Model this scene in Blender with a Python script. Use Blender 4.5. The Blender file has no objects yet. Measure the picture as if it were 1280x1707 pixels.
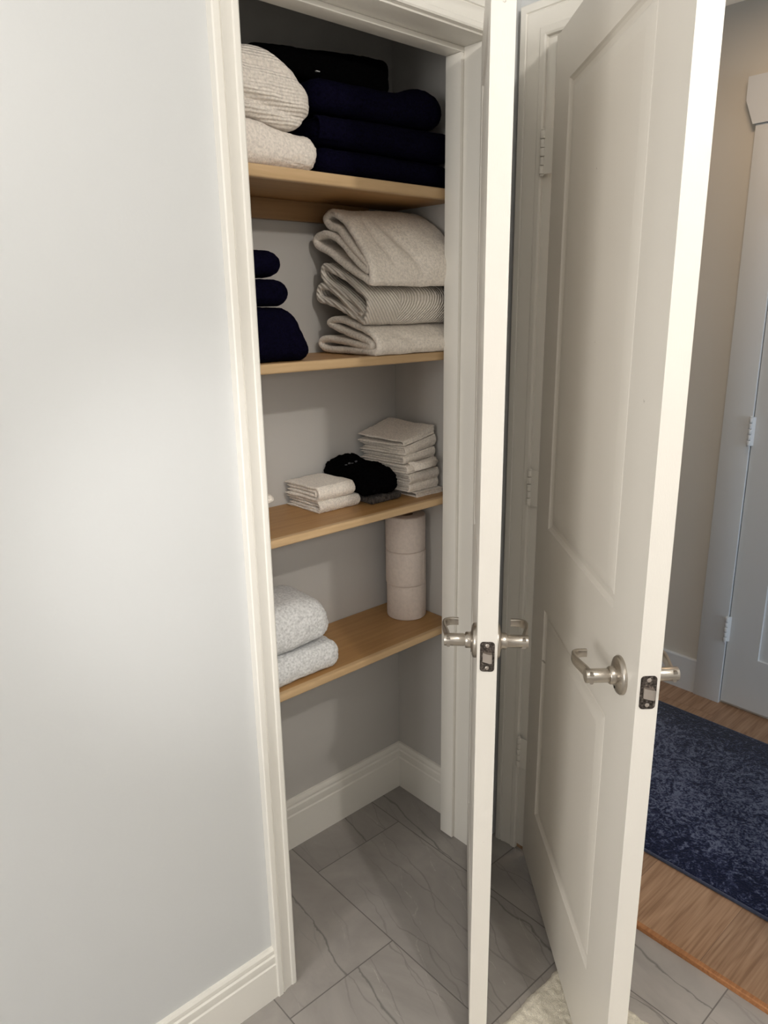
import bpy, bmesh, math, random
from mathutils import Vector, Matrix, noise
random.seed(7)
scn = bpy.context.scene
COL = scn.collection
R = math.radians

# ------------------------------------------------------------------ helpers
def tag(o, label=None, cat=None, group=None, kind=None):
    if label: o['label'] = label
    if cat: o['category'] = cat
    if group: o['group'] = group
    if kind: o['kind'] = kind
    return o

def obj(name, bm, mat, parent=None, smooth=True, angle=38):
    me = bpy.data.meshes.new(name)
    bmesh.ops.recalc_face_normals(bm, faces=bm.faces[:])
    bm.to_mesh(me); bm.free()
    if smooth:
        me.shade_smooth()
        me.set_sharp_from_angle(angle=R(angle))
    me.materials.append(mat)
    o = bpy.data.objects.new(name, me); COL.objects.link(o)
    if parent is not None: o.parent = parent
    return o

def empty(name, loc, rz=0.0):
    o = bpy.data.objects.new(name, None); COL.objects.link(o)
    o.empty_display_size = .05
    o.location = loc; o.rotation_euler = (0, 0, rz)
    return o

def struct(name, bm, mat, label, cat, **k):
    return tag(obj(name, bm, mat, **k), label, cat, kind='structure')

def bx(bm, x0, x1, y0, y1, z0, z1, bev=0.0, seg=2):
    r = bmesh.ops.create_cube(bm, size=1.0)
    vs = r['verts']
    for v in vs:
        v.co = Vector(((x0+x1)/2+v.co.x*(x1-x0), (y0+y1)/2+v.co.y*(y1-y0), (z0+z1)/2+v.co.z*(z1-z0)))
    if bev > 0:
        es = list({e for v in vs for e in v.link_edges})
        bmesh.ops.bevel(bm, geom=es, offset=bev, segments=seg, profile=.5, affect='EDGES')

def lathe(bm, prof, M=None, seg=40, close=False):
    """prof: (r, h) pairs revolved about local z; M places it."""
    M = M or Matrix.Identity(4)
    rings = []
    for r, h in prof:
        if r < 1e-6:
            rings.append([bm.verts.new(M @ Vector((0, 0, h)))])
        else:
            rings.append([bm.verts.new(M @ Vector((r*math.cos(2*math.pi*i/seg), r*math.sin(2*math.pi*i/seg), h))) for i in range(seg)])
    pairs = list(zip(rings, rings[1:]))
    if close: pairs.append((rings[-1], rings[0]))
    for a, b in pairs:
        for i in range(seg):
            j = (i+1) % seg
            if len(a) == 1 and len(b) == 1: continue
            if len(a) == 1: bm.faces.new((a[0], b[i], b[j]))
            elif len(b) == 1: bm.faces.new((a[i], b[0], a[j]))
            else: bm.faces.new((a[i], b[i], b[j], a[j]))

def sweep_rings(bm, rings, cap=True, closed=True):
    vr = [[bm.verts.new(p) for p in r] for r in rings]
    n = len(vr[0])
    for a, b in zip(vr, vr[1:]):
        for i in range(n if closed else n-1):
            j = (i+1) % n
            bm.faces.new((a[i], b[i], b[j], a[j]))
    if cap and closed:
        bm.faces.new(vr[0]); bm.faces.new(vr[-1])

def fbm(p, f, o=3):
    return noise.fractal(Vector(p)*f, 1.0, 2.0, o)

# ------------------------------------------------------------------ materials
def newmat(name, col, rough=.5, metal=0.0, spec=.5, sheen=0.0, coat=0.0):
    m = bpy.data.materials.new(name); m.use_nodes = True
    nt = m.node_tree; b = nt.nodes['Principled BSDF']
    b.inputs['Base Color'].default_value = (*col, 1)
    b.inputs['Roughness'].default_value = rough
    b.inputs['Metallic'].default_value = metal
    b.inputs['Specular IOR Level'].default_value = spec
    if sheen:
        b.inputs['Sheen Weight'].default_value = sheen
        b.inputs['Sheen Roughness'].default_value = .5
    if coat: b.inputs['Coat Weight'].default_value = coat
    return m, nt, b

def N(nt, t, **inp):
    n = nt.nodes.new(t)
    for k, v in inp.items():
        k = k.replace('_', ' ')
        if k in n.inputs: n.inputs[k].default_value = v
    return n

def objco(nt, scale=(1, 1, 1), loc=(0, 0, 0), rot=(0, 0, 0)):
    tc = nt.nodes.new('ShaderNodeTexCoord')
    mp = nt.nodes.new('ShaderNodeMapping')
    mp.inputs['Scale'].default_value = scale
    mp.inputs['Location'].default_value = loc
    mp.inputs['Rotation'].default_value = rot
    nt.links.new(tc.outputs['Object'], mp.inputs['Vector'])
    return mp.outputs['Vector']

def bump(nt, b, h, strength=.3, dist=.001, prev=None):
    n = nt.nodes.new('ShaderNodeBump')
    n.inputs['Strength'].default_value = strength
    n.inputs['Distance'].default_value = dist
    nt.links.new(h, n.inputs['Height'])
    if prev is not None: nt.links.new(prev, n.inputs['Normal'])
    nt.links.new(n.outputs['Normal'], b.inputs['Normal'])
    return n.outputs['Normal']

def ramp(nt, fac, stops, interp='LINEAR'):
    r = nt.nodes.new('ShaderNodeValToRGB')
    cr = r.color_ramp; cr.interpolation = interp
    while len(cr.elements) < len(stops): cr.elements.new(.5)
    for e, (p, c) in zip(cr.elements, stops):
        e.position = p
        e.color = (*c, 1) if isinstance(c, tuple) else (c, c, c, 1)
    nt.links.new(fac, r.inputs['Fac'])
    return r.outputs['Color']

def mix(nt, a, b, fac, blend='MIX'):
    n = nt.nodes.new('ShaderNodeMix'); n.data_type = 'RGBA'; n.blend_type = blend
    for sock, v in ((n.inputs[6], a), (n.inputs[7], b), (n.inputs[0], fac)):
        if hasattr(v, 'node'): nt.links.new(v, sock)
        elif isinstance(v, tuple): sock.default_value = (*v, 1)
        else: sock.default_value = v
    return n.outputs[2]

def math_(nt, op, a, b=None):
    n = nt.nodes.new('ShaderNodeMath'); n.operation = op
    for i, v in enumerate((a, b)):
        if v is None: continue
        if hasattr(v, 'node'): nt.links.new(v, n.inputs[i])
        else: n.inputs[i].default_value = v
    return n.outputs[0]

def paint(name, col, rough, bs=.12, scale=220, dist=.0012):
    m, nt, b = newmat(name, col, rough)
    v = objco(nt)
    n = N(nt, 'ShaderNodeTexNoise', Scale=scale, Detail=3.0)
    nt.links.new(v, n.inputs['Vector'])
    bump(nt, b, n.outputs['Fac'], bs, dist)
    return m

M = {}
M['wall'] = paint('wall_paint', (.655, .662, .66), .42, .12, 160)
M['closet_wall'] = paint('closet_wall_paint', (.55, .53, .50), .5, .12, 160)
M['hall_wall'] = paint('hall_wall_paint', (.74, .71, .645), .55, .1, 160)
M['ceiling'] = paint('ceiling_paint', (.80, .80, .78), .7, .15, 120)
M['trim'] = paint('trim_paint', (.86, .83, .765), .33, .10, 120, .0006)
M['hall_trim'] = paint('hall_trim_paint', (.76, .79, .81), .38, .06, 120, .0006)

def door_mat():
    m, nt, b = newmat('door_paint', (.82, .78, .715), .36)
    v = objco(nt, (1, 1, .35))
    n = N(nt, 'ShaderNodeTexNoise', Scale=420.0, Detail=2.0)
    nt.links.new(v, n.inputs['Vector'])
    v2 = objco(nt)
    n2 = N(nt, 'ShaderNodeTexNoise', Scale=38.0, Detail=6.0)
    nt.links.new(v2, n2.inputs['Vector'])
    c = ramp(nt, n2.outputs['Fac'], [(0.0, (.82, .78, .715)), (.735, (.82, .78, .715)), (.76, (.42, .38, .33))])
    nt.links.new(c, b.inputs['Base Color'])
    bump(nt, b, n.outputs['Fac'], .18, .0008)
    return m
M['door'] = door_mat()

def terry(name, col, var=.08, rib=None, scale=900, strength=.5, sheen=.25, dist=.002, spec=.15):
    """looped cotton: fine lumps in the surface, slight colour variation"""
    m, nt, b = newmat(name, col, .95, spec=spec, sheen=sheen)
    v = objco(nt)
    n1 = N(nt, 'ShaderNodeTexVoronoi', Scale=scale*.55)
    n2 = N(nt, 'ShaderNodeTexNoise', Scale=scale*.22, Detail=4.0)
    nt.links.new(v, n1.inputs['Vector']); nt.links.new(v, n2.inputs['Vector'])
    h = math_(nt, 'ADD', math_(nt, 'MULTIPLY', n1.outputs['Distance'], -.6), n2.outputs['Fac'])
    c2 = tuple(max(0, c*(1-2.2*var)) for c in col); c3 = tuple(min(1, c*(1+var)) for c in col)
    c = ramp(nt, n2.outputs['Fac'], [(.3, c2), (.62, c3)])
    nt.links.new(c, b.inputs['Base Color'])
    nrm = bump(nt, b, h, strength, dist)
    if rib:
        ax, f, st = rib
        rot = {'Z': (0, R(90), 0), 'X': (0, 0, 0), 'D': (0, R(38), 0), 'Y': (0, 0, R(90))}[ax]
        v2 = objco(nt, rot=rot)
        w = N(nt, 'ShaderNodeTexWave', Scale=f, Distortion=.8, Detail=1.0)
        w.inputs['Detail Scale'].default_value = 1.2
        nt.links.new(v2, w.inputs['Vector'])
        bump(nt, b, w.outputs['Fac'], st, .004, nrm)
    return m

def chevron(name, col):
    m, nt, b = newmat(name, col, .95, spec=.15, sheen=.25)
    tc = nt.nodes.new('ShaderNodeTexCoord'); sp = nt.nodes.new('ShaderNodeSeparateXYZ')
    nt.links.new(tc.outputs['Object'], sp.inputs[0])
    ax = math_(nt, 'ABSOLUTE', math_(nt, 'SUBTRACT', sp.outputs['X'], 1.205))
    ph = math_(nt, 'ADD', math_(nt, 'MULTIPLY', ax, 1.15), math_(nt, 'MULTIPLY', sp.outputs['Z'], -.8))
    ph = math_(nt, 'ADD', ph, math_(nt, 'MULTIPLY', sp.outputs['Y'], .55))
    w = math_(nt, 'SINE', math_(nt, 'MULTIPLY', ph, 2*math.pi/.0105))
    v = objco(nt)
    n2 = N(nt, 'ShaderNodeTexNoise', Scale=260.0, Detail=3.0); nt.links.new(v, n2.inputs['Vector'])
    c = ramp(nt, math_(nt, 'ADD', math_(nt, 'MULTIPLY', w, .30), n2.outputs['Fac']),
             [(.2, tuple(x*.82 for x in col)), (.75, col)])
    nt.links.new(c, b.inputs['Base Color'])
    nrm = bump(nt, b, n2.outputs['Fac'], .5, .002)
    bump(nt, b, w, .6, .003, nrm)
    return m

CREAM = (.92, .845, .755)
M['cream'] = terry('cream_terry', CREAM)
M['cream_chevron'] = chevron('cream_chevron_terry', CREAM)
M['cream_rib'] = terry('cream_ribbed_terry', CREAM, rib=('Z', 42.0, .55))
M['white_rib'] = terry('white_ribbed_terry', (.90, .83, .75), rib=('Z', 55.0, .5))
M['white'] = terry('white_terry', (.90, .825, .75), var=.08)
M['cloth'] = terry('washcloth_terry', (.92, .845, .755), scale=1100, strength=.6, dist=.002)
M['cloth_rib'] = terry('washcloth_ribbed', (.92, .845, .755), rib=('D', 95.0, .5), scale=1100, dist=.002)
M['grey'] = terry('grey_terry', (.76, .76, .755), var=.13, scale=800)
M['navy'] = terry('navy_terry', (.0028, .0024, .0105), var=.25, sheen=.0, spec=.04)
M['black'] = terry('black_terry', (.0016, .0015, .0018), var=.2, sheen=.0, spec=.03)
M['charcoal'] = terry('charcoal_knit', (.09, .075, .065), var=.3, rib=('X', 70.0, .8), scale=600, sheen=.1)
M['thread'] = newmat('white_thread', (.7, .7, .68), .8)[0]
M['thread_grey'] = newmat('grey_thread', (.10, .10, .11), .8)[0]

def pine(name, base, dark, rough=.45, rot=(0, 0, 0), scale=(2.2, 38, 38)):
    m, nt, b = newmat(name, base, rough)
    v = objco(nt, scale, rot=rot)
    n = N(nt, 'ShaderNodeTexNoise', Scale=1.6, Detail=6.0, Roughness=.6, Distortion=.6)
    nt.links.new(v, n.inputs['Vector'])
    v2 = objco(nt, (1.0, 7.0, 7.0), loc=(.3, .2, .1))
    n2 = N(nt, 'ShaderNodeTexNoise', Scale=2.2, Detail=2.0); nt.links.new(v2, n2.inputs['Vector'])
    c = ramp(nt, n.outputs['Fac'], [(.28, dark), (.62, base)])
    c = mix(nt, c, tuple(x*.82 for x in base), math_(nt, 'MULTIPLY', n2.outputs['Fac'], .5))
    v3 = objco(nt)
    kn = N(nt, 'ShaderNodeTexVoronoi', Scale=5.0); nt.links.new(v3, kn.inputs['Vector'])
    kf = ramp(nt, kn.outputs['Distance'], [(.025, 1.0), (.05, 0.0)])
    c = mix(nt, c, (.16, .08, .035), kf)
    nt.links.new(c, b.inputs['Base Color'])
    bump(nt, b, n.outputs['Fac'], .06, .001)
    return m
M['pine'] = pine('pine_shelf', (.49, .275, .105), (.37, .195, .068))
M['pine_edge_lit'] = pine('pine_lit_front_edge', (.66, .46, .255), (.54, .355, .18))  # same pine as the shelf, made paler to paint in light on front edges
M['pine_board'] = pine('pine_cleat', (.38, .22, .10), (.28, .155, .065))

def tile_mat():
    m, nt, b = newmat('grey_stone_tile', (.3, .29, .28), .38)
    tc = nt.nodes.new('ShaderNodeTexCoord'); sp = nt.nodes.new('ShaderNodeSeparateXYZ')
    nt.links.new(tc.outputs['Object'], sp.inputs[0])
    cb = nt.nodes.new('ShaderNodeCombineXYZ')
    nt.links.new(math_(nt, 'ADD', sp.outputs['Y'], -.774+.30625+.6125*8), cb.inputs[0])
    nt.links.new(math_(nt, 'ADD', sp.outputs['X'], -.966+.305*10), cb.inputs[1])
    def brick(c1, c2, mort, size):
        br = nt.nodes.new('ShaderNodeTexBrick')
        br.offset = .5; br.offset_frequency = 2; br.squash = 1.0
        br.inputs['Color1'].default_value = (*c1, 1); br.inputs['Color2'].default_value = (*c2, 1)
        br.inputs['Mortar'].default_value = (*mort, 1)
        br.inputs['Scale'].default_value = 1.0
        br.inputs['Mortar Size'].default_value = size
        br.inputs['Mortar Smooth'].default_value = .15
        br.inputs['Brick Width'].default_value = .6125
        br.inputs['Row Height'].default_value = .305
        nt.links.new(cb.outputs[0], br.inputs['Vector'])
        return br
    br = brick((0, 0, 0), (1, 1, 1), (.5, .5, .5), .0)
    rnd = br.outputs['Color']
    brm = brick((1, 1, 1), (1, 1, 1), (0, 0, 0), .0016)
    off = nt.nodes.new('ShaderNodeVectorMath'); off.operation = 'MULTIPLY_ADD'
    nt.links.new(rnd, off.inputs[0]); off.inputs[1].default_value = (7.3, 3.1, 5.7)
    nt.links.new(tc.outputs['Object'], off.inputs[2])
    def layer(rot, scl, nscale, dist, detail=6.0):
        mp = nt.nodes.new('ShaderNodeMapping'); mp.inputs['Rotation'].default_value = (0, 0, R(rot))
        mp.inputs['Scale'].default_value = scl
        nt.links.new(off.outputs[0], mp.inputs['Vector'])
        n = N(nt, 'ShaderNodeTexNoise', Scale=nscale, Detail=detail, Roughness=.6, Distortion=dist)
        nt.links.new(mp.outputs['Vector'], n.inputs['Vector'])
        return n.outputs['Fac']
    cloud = layer(15, (1.6, .8, 1), 2.6, 1.2)
    col = ramp(nt, cloud, [(.30, (.275, .256, .240)), (.5, (.36, .337, .315)), (.70, (.46, .43, .40))])
    fine = layer(40, (1, 1, 1), 60, .3)
    col = mix(nt, col, (.40, .375, .35), math_(nt, 'MULTIPLY', fine, .25))
    def vein(fac, w):
        d = math_(nt, 'ABSOLUTE', math_(nt, 'SUBTRACT', fac, .5))
        return ramp(nt, d, [(0.0, 1.0), (w, 0.0)])
    osep = nt.nodes.new('ShaderNodeSeparateXYZ'); nt.links.new(off.outputs[0], osep.inputs[0])
    def long_vein(ang, period, w, wander, seed):
        c, sn = math.cos(R(ang)), math.sin(R(ang))
        n1 = layer(seed, (1, 1, 1), 2.6, .2, 3.0); n2 = layer(seed+33, (1, 1, 1), 13.0, .4, 4.0)
        p = math_(nt, 'ADD', math_(nt, 'MULTIPLY', osep.outputs['X'], c), math_(nt, 'MULTIPLY', osep.outputs['Y'], -sn))
        p = math_(nt, 'ADD', p, math_(nt, 'MULTIPLY', n1, wander)); p = math_(nt, 'ADD', p, math_(nt, 'MULTIPLY', n2, wander*.11))
        f = math_(nt, 'FRACT', math_(nt, 'ADD', math_(nt, 'MULTIPLY', p, 1/period), 40.0))
        width = math_(nt, 'MULTIPLY', ramp(nt, n2, [(.35, .25), (.65, 1.0)]), w/period)
        d = math_(nt, 'ABSOLUTE', math_(nt, 'SUBTRACT', f, .5))
        return math_(nt, 'MAXIMUM', math_(nt, 'SUBTRACT', 1.0, math_(nt, 'DIVIDE', d, width)), 0.0)
    v1 = long_vein(9, .36, .0058, .17, 5)
    col = mix(nt, col, (.125, .13, .115), math_(nt, 'MULTIPLY', v1, .8))
    gate = ramp(nt, layer(0, (1, 1, 1), 2.4, .2, 2.0), [(.46, 0.0), (.60, 1.0)])
    v2 = math_(nt, 'MAXIMUM', long_vein(17, .080, .0042, .15, 61), long_vein(4, .12, .004, .17, 97))
    col = mix(nt, col, (.20, .19, .175), math_(nt, 'MULTIPLY', math_(nt, 'MULTIPLY', v2, gate), .65))
    v3 = long_vein(24, .13, .0028, .2, 131)
    col = mix(nt, col, (.66, .62, .58), math_(nt, 'MULTIPLY', math_(nt, 'MULTIPLY', v3, ramp(nt, fine, [(.45, 0.0), (.6, 1.0)])), math_(nt, 'MULTIPLY', gate, .6)))
    tint = mix(nt, (.93, .93, .93), (1.06, 1.05, 1.04), rnd)
    col = mix(nt, col, tint, 1.0, 'MULTIPLY')
    col = mix(nt, (.17, .158, .148), col, brm.outputs['Color'])
    nt.links.new(col, b.inputs['Base Color'])
    h = math_(nt, 'ADD', math_(nt, 'MULTIPLY', brm.outputs['Color'], 1.0), math_(nt, 'MULTIPLY', fine, .08))
    bump(nt, b, h, .35, .0015)
    return m
M['tile'] = tile_mat()

def oak_mat():
    m, nt, b = newmat('oak_plank', (.4, .24, .15), .42)
    tc = nt.nodes.new('ShaderNodeTexCoord')
    br = nt.nodes.new('ShaderNodeTexBrick'); br.offset = .37
    for k, c in (('Color1', 0.0), ('Color2', 1.0), ('Mortar', .5)): br.inputs[k].default_value = (c, c, c, 1)
    mp0 = nt.nodes.new('ShaderNodeMapping'); mp0.inputs['Location'].default_value = (3.13, 4.06, 0)
    nt.links.new(tc.outputs['Object'], mp0.inputs['Vector'])
    def setb(br, ms):
        br.inputs['Scale'].default_value = 1; br.inputs['Mortar Size'].default_value = ms
        br.inputs['Brick Width'].default_value = 1.22; br.inputs['Row Height'].default_value = .23
        nt.links.new(mp0.outputs['Vector'], br.inputs['Vector'])
    setb(br, 0)
    b2 = nt.nodes.new('ShaderNodeTexBrick'); b2.offset = .37
    for k, c in (('Color1', 1.0), ('Color2', 1.0), ('Mortar', 0.0)): b2.inputs[k].default_value = (c, c, c, 1)
    setb(b2, .0005)
    off = nt.nodes.new('ShaderNodeVectorMath'); off.operation = 'MULTIPLY_ADD'
    nt.links.new(br.outputs['Color'], off.inputs[0]); off.inputs[1].default_value = (4.1, 9.3, 2)
    nt.links.new(tc.outputs['Object'], off.inputs[2])
    mp = nt.nodes.new('ShaderNodeMapping'); mp.inputs['Scale'].default_value = (1.6, 9, 1)
    nt.links.new(off.outputs[0], mp.inputs['Vector'])
    n = N(nt, 'ShaderNodeTexNoise', Scale=1.4, Detail=2.0, Distortion=.3)
    nt.links.new(mp.outputs['Vector'], n.inputs['Vector'])
    rings = math_(nt, 'SINE', math_(nt, 'MULTIPLY', n.outputs['Fac'], 46.0))
    mp2 = nt.nodes.new('ShaderNodeMapping'); mp2.inputs['Scale'].default_value = (5, 150, 1)
    nt.links.new(off.outputs[0], mp2.inputs['Vector'])
    n2 = N(nt, 'ShaderNodeTexNoise', Scale=1.0, Detail=4.0); nt.links.new(mp2.outputs['Vector'], n2.inputs['Vector'])
    g = math_(nt, 'ADD', math_(nt, 'MULTIPLY', rings, .085), n2.outputs['Fac'])
    col = ramp(nt, g, [(.28, (.27, .152, .085)), (.5, (.37, .222, .132)), (.75, (.46, .295, .185))])
    col = mix(nt, col, mix(nt, (.86, .86, .86), (1.08, 1.06, 1.03), br.outputs['Color']), 1.0, 'MULTIPLY')
    col = mix(nt, (.14, .08, .05), col, b2.outputs['Color'])
    nt.links.new(col, b.inputs['Base Color'])
    bump(nt, b, n2.outputs['Fac'], .08, .001)
    return m
M['oak'] = oak_mat()
M['oak_edge'] = pine('oak_nosing', (.46, .205, .08), (.27, .10, .035), rot=(0, 0, R(90)), scale=(2.5, 90, 90))

def rug_mat():
    m, nt, b = newmat('navy_distressed_rug', (.03, .04, .1), .95, spec=.1, sheen=.15)
    tc = nt.nodes.new('ShaderNodeTexCoord'); sp = nt.nodes.new('ShaderNodeSeparateXYZ')
    nt.links.new(tc.outputs['Object'], sp.inputs[0])
    v = objco(nt)
    pat = N(nt, 'ShaderNodeTexNoise', Scale=21.0, Detail=5.0, Roughness=.70, Distortion=2.8)
    nt.links.new(v, pat.inputs['Vector'])
    spk = N(nt, 'ShaderNodeTexNoise', Scale=170.0, Detail=2.0); nt.links.new(v, spk.inputs['Vector'])
    big = N(nt, 'ShaderNodeTexNoise', Scale=4.0, Detail=3.0, Distortion=.6); nt.links.new(v, big.inputs['Vector'])
    # border bands run along the long sides (object origin on the rug's centre line)
    e = math_(nt, 'ABSOLUTE', sp.outputs['X'])
    field = ramp(nt, math_(nt, 'ADD', e, math_(nt, 'MULTIPLY', math_(nt, 'SUBTRACT', big.outputs['Fac'], .5), .10)), [(.20, 0.13), (.33, -.0)])
    s = math_(nt, 'ADD', math_(nt, 'ADD', pat.outputs['Fac'], math_(nt, 'MULTIPLY', math_(nt, 'SUBTRACT', spk.outputs['Fac'], .5), .55)), field)
    s = math_(nt, 'ADD', s, math_(nt, 'MULTIPLY', math_(nt, 'SUBTRACT', big.outputs['Fac'], .5), .12))
    col = ramp(nt, s, [(.50, (.005, .008, .030)), (.60, (.026, .034, .080)), (.74, (.13, .15, .225))])
    nt.links.new(col, b.inputs['Base Color'])
    bump(nt, b, math_(nt, 'ADD', spk.outputs['Fac'], math_(nt, 'MULTIPLY', s, .6)), .8, .003)
    return m
M['rug'] = rug_mat()
M['rug_edge'] = terry('rug_binding', (.05, .06, .10), scale=700)
M['mat'] = terry('cream_shag', (.86, .80, .67), var=.06, scale=1300, strength=.7, dist=.003)

def nickel():
    m, nt, b = newmat('satin_nickel', (.50, .455, .40), .33, 1.0)
    v = objco(nt, (1, 1, 60))
    n = N(nt, 'ShaderNodeTexNoise', Scale=60.0, Detail=2.0); nt.links.new(v, n.inputs['Vector'])
    r = ramp(nt, n.outputs['Fac'], [(.3, .27), (.7, .38)])
    nt.links.new(r, b.inputs['Roughness'])
    return m
M['nickel'] = nickel()
def tarnish():
    m, nt, b = newmat('tarnished_plate', (.10, .085, .075), .42, .9)
    v = objco(nt); n = N(nt, 'ShaderNodeTexNoise', Scale=260.0, Detail=4.0); nt.links.new(v, n.inputs['Vector'])
    c = ramp(nt, n.outputs['Fac'], [(.35, (.045, .04, .036)), (.6, (.16, .135, .12)), (.75, (.42, .38, .34))])
    nt.links.new(c, b.inputs['Base Color']); return m
M['plate'] = tarnish()
M['bolt'] = newmat('latch_bolt_metal', (.56, .50, .45), .35, .9)[0]
M['dark'] = newmat('dark_hole', (.02, .018, .016), .6)[0]
M['hinge'] = paint('painted_hinge', (.86, .83, .765), .32, .15, 300, .0004)
M['tp'] = terry('toilet_tissue', (.80, .70, .63), var=.03, scale=500, strength=.25, sheen=.1)
M['card'] = newmat('cardboard_core', (.28, .18, .11), .85)[0]

# ------------------------------------------------------------------ setting
YA, YAB = 1.158, 1.280            # closet wall, bathroom side / closet side
XL, XR, ZT = .7315, 1.345, 2.044   # closet opening
XB, XBB = 1.450, 1.565            # doorway wall, bathroom side / hall side
DY1, DY0 = 1.0565, .320            # doorway in that wall
CX0, CX1, CY = .60, 1.404, 1.524  # closet inside
XH = 2.640                        # hall far wall
ZC = 2.44

bm = bmesh.new(); bx(bm, -2.6, 1.449, -1.6, CY+.05, -.06, 0)
struct('floor', bm, M['tile'], 'grey veined stone tile floor of the bathroom and closet', 'floor', smooth=False)
bm = bmesh.new(); bx(bm, 1.449, XH+.05, -2.6, 2.6, -.06, .0122)
struct('floor_hall', bm, M['oak'], 'brown oak plank floor of the hall beyond the doorway', 'floor', smooth=False)
bm = bmesh.new(); bx(bm, -2.7, XH+.1, -2.7, 2.7, ZC, ZC+.05)
struct('ceiling', bm, M['ceiling'], 'plain white ceiling above the rooms', 'ceiling', smooth=False)

bm = bmesh.new()
bx(bm, -2.65, XL-.018, YA, YAB, 0, ZC); bx(bm, XR+.016, XB, YA, YAB, 0, ZC); bx(bm, XL-.018, XR+.016, YA, YAB, ZT+.018, ZC)
struct('wall_front', bm, M['wall'], 'pale blue-grey wall left of the closet and around its opening', 'wall', smooth=False)
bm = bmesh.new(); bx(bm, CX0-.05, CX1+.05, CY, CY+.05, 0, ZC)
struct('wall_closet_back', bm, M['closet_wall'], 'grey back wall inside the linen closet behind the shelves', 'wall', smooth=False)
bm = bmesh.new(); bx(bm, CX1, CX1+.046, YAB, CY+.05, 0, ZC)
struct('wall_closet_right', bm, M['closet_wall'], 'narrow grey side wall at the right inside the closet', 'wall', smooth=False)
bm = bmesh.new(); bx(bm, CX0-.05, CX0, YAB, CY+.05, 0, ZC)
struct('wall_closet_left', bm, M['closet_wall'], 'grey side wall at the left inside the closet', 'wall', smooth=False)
bm = bmesh.new()
bx(bm, XB, XBB, DY1+.030, 2.6, 0, ZC); bx(bm, XB, XBB, -2.6, DY0-.018, 0, ZC); bx(bm, XB, XBB, DY0-.018, DY1+.030, ZT+.018, ZC)
struct('wall_right', bm, M['wall'], 'pale wall holding the hall doorway behind the open doors', 'wall', smooth=False)
bm = bmesh.new(); bx(bm, -2.65, -2.6, -1.6, YA, 0, ZC)
struct('wall_left', bm, M['wall'], 'pale blue-grey bathroom wall on the left side', 'wall', smooth=False)
bm = bmesh.new(); bx(bm, -2.65, XB, -1.65, -1.6, 0, ZC)
struct('wall_rear', bm, M['wall'], 'pale blue-grey bathroom wall opposite the closet', 'wall', smooth=False)
bm = bmesh.new(); bx(bm, XH, XH+.06, -2.6, 2.6, 0, ZC)
struct('wall_hall_far', bm, M['hall_wall'], 'warm beige hall wall seen through the doorway at far right', 'wall', smooth=False)
bm = bmesh.new(); bx(bm, XBB, XH, 2.55, 2.6, 0, ZC)
struct('wall_hall_end', bm, M['hall_wall'], 'beige wall closing the far end of the hall', 'wall', smooth=False)
bm = bmesh.new(); bx(bm, XBB, XH, -2.6, -2.55, 0, ZC)
struct('wall_hall_near', bm, M['hall_wall'], 'beige wall closing the near end of the hall', 'wall', smooth=False)

# skirting: (thickness, height) profile run along a straight line
def skirt(bm, p0, p1, nrm, prof):
    p0 = Vector((*p0, 0)); p1 = Vector((*p1, 0)); n = Vector((*nrm, 0))
    sweep_rings(bm, [[p + n*t + Vector((0, 0, z)) for t, z in prof] for p in (p0, p1)])
def colonial(h):
    k = h/.13
    return [(0, 0), (.014, 0), (.014, .088*k), (.0115, .091*k), (.0115, .094*k), (.0125, .097*k), (.0118, .109*k), (.0085, .112*k), (.0085, .1145*k),
            (.0100, .117*k), (.0095, .124*k), (.0065, .129*k), (.003, .13*k), (0, .13*k)]
bm = bmesh.new(); skirt(bm, (-2.6, YA), (XL-.0475, YA), (0, -1), colonial(.132))
struct('baseboard_front', bm, M['trim'], 'cream moulded baseboard below the pale wall, left of the closet', 'baseboard', angle=25)
bm = bmesh.new(); skirt(bm, (CX0, CY), (CX1, CY), (0, -1), colonial(.155))
struct('baseboard_closet_back', bm, M['trim'], 'cream moulded baseboard along the back of the closet floor', 'baseboard', angle=25)
bm = bmesh.new(); skirt(bm, (CX1, YAB), (CX1, CY-.0005), (-1, 0), colonial(.155))
struct('baseboard_closet_right', bm, M['trim'], 'short cream baseboard on the right side wall of the closet', 'baseboard', angle=25)
bm = bmesh.new(); skirt(bm, (XH, 1.132), (XH, 2.55), (-1, 0), [(0, .012), (.014, .012), (.014, .147), (.012, .15), (0, .15)])
struct('baseboard_hall_far', bm, M['hall_trim'], 'flat bluish white baseboard at the foot of the hall wall', 'baseboard', angle=25)

# casing profile: (distance out from the opening, proud of the wall)
CAS = [(0, 0), (0, .0105), (.0035, .0125), (.0125, .0125), (.0150, .0105), (.0175, .0110), (.030, .0125), (.0395, .0160), (.0410, .0140),
       (.0425, .0140), (.0440, .0172), (.0550, .0176), (.0575, .0155), (.0575, 0)]
def casing(bm, xl, xr, zt, to3, z0=0.0, prof=CAS, legs=(True, True), k=1.0):
    prof = [(u*k, v) for u, v in prof]
    rings = []
    seq = []
    if legs[0]: seq.append(lambda u: (xl-u, z0))
    seq += [lambda u: (xl-u, zt+u), lambda u: (xr+u, zt+u)]
    if legs[1]: seq.append(lambda u: (xr+u, z0))
    for f in seq: rings.append([to3(*f(u), v) for u, v in prof])
    sweep_rings(bm, rings)

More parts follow.
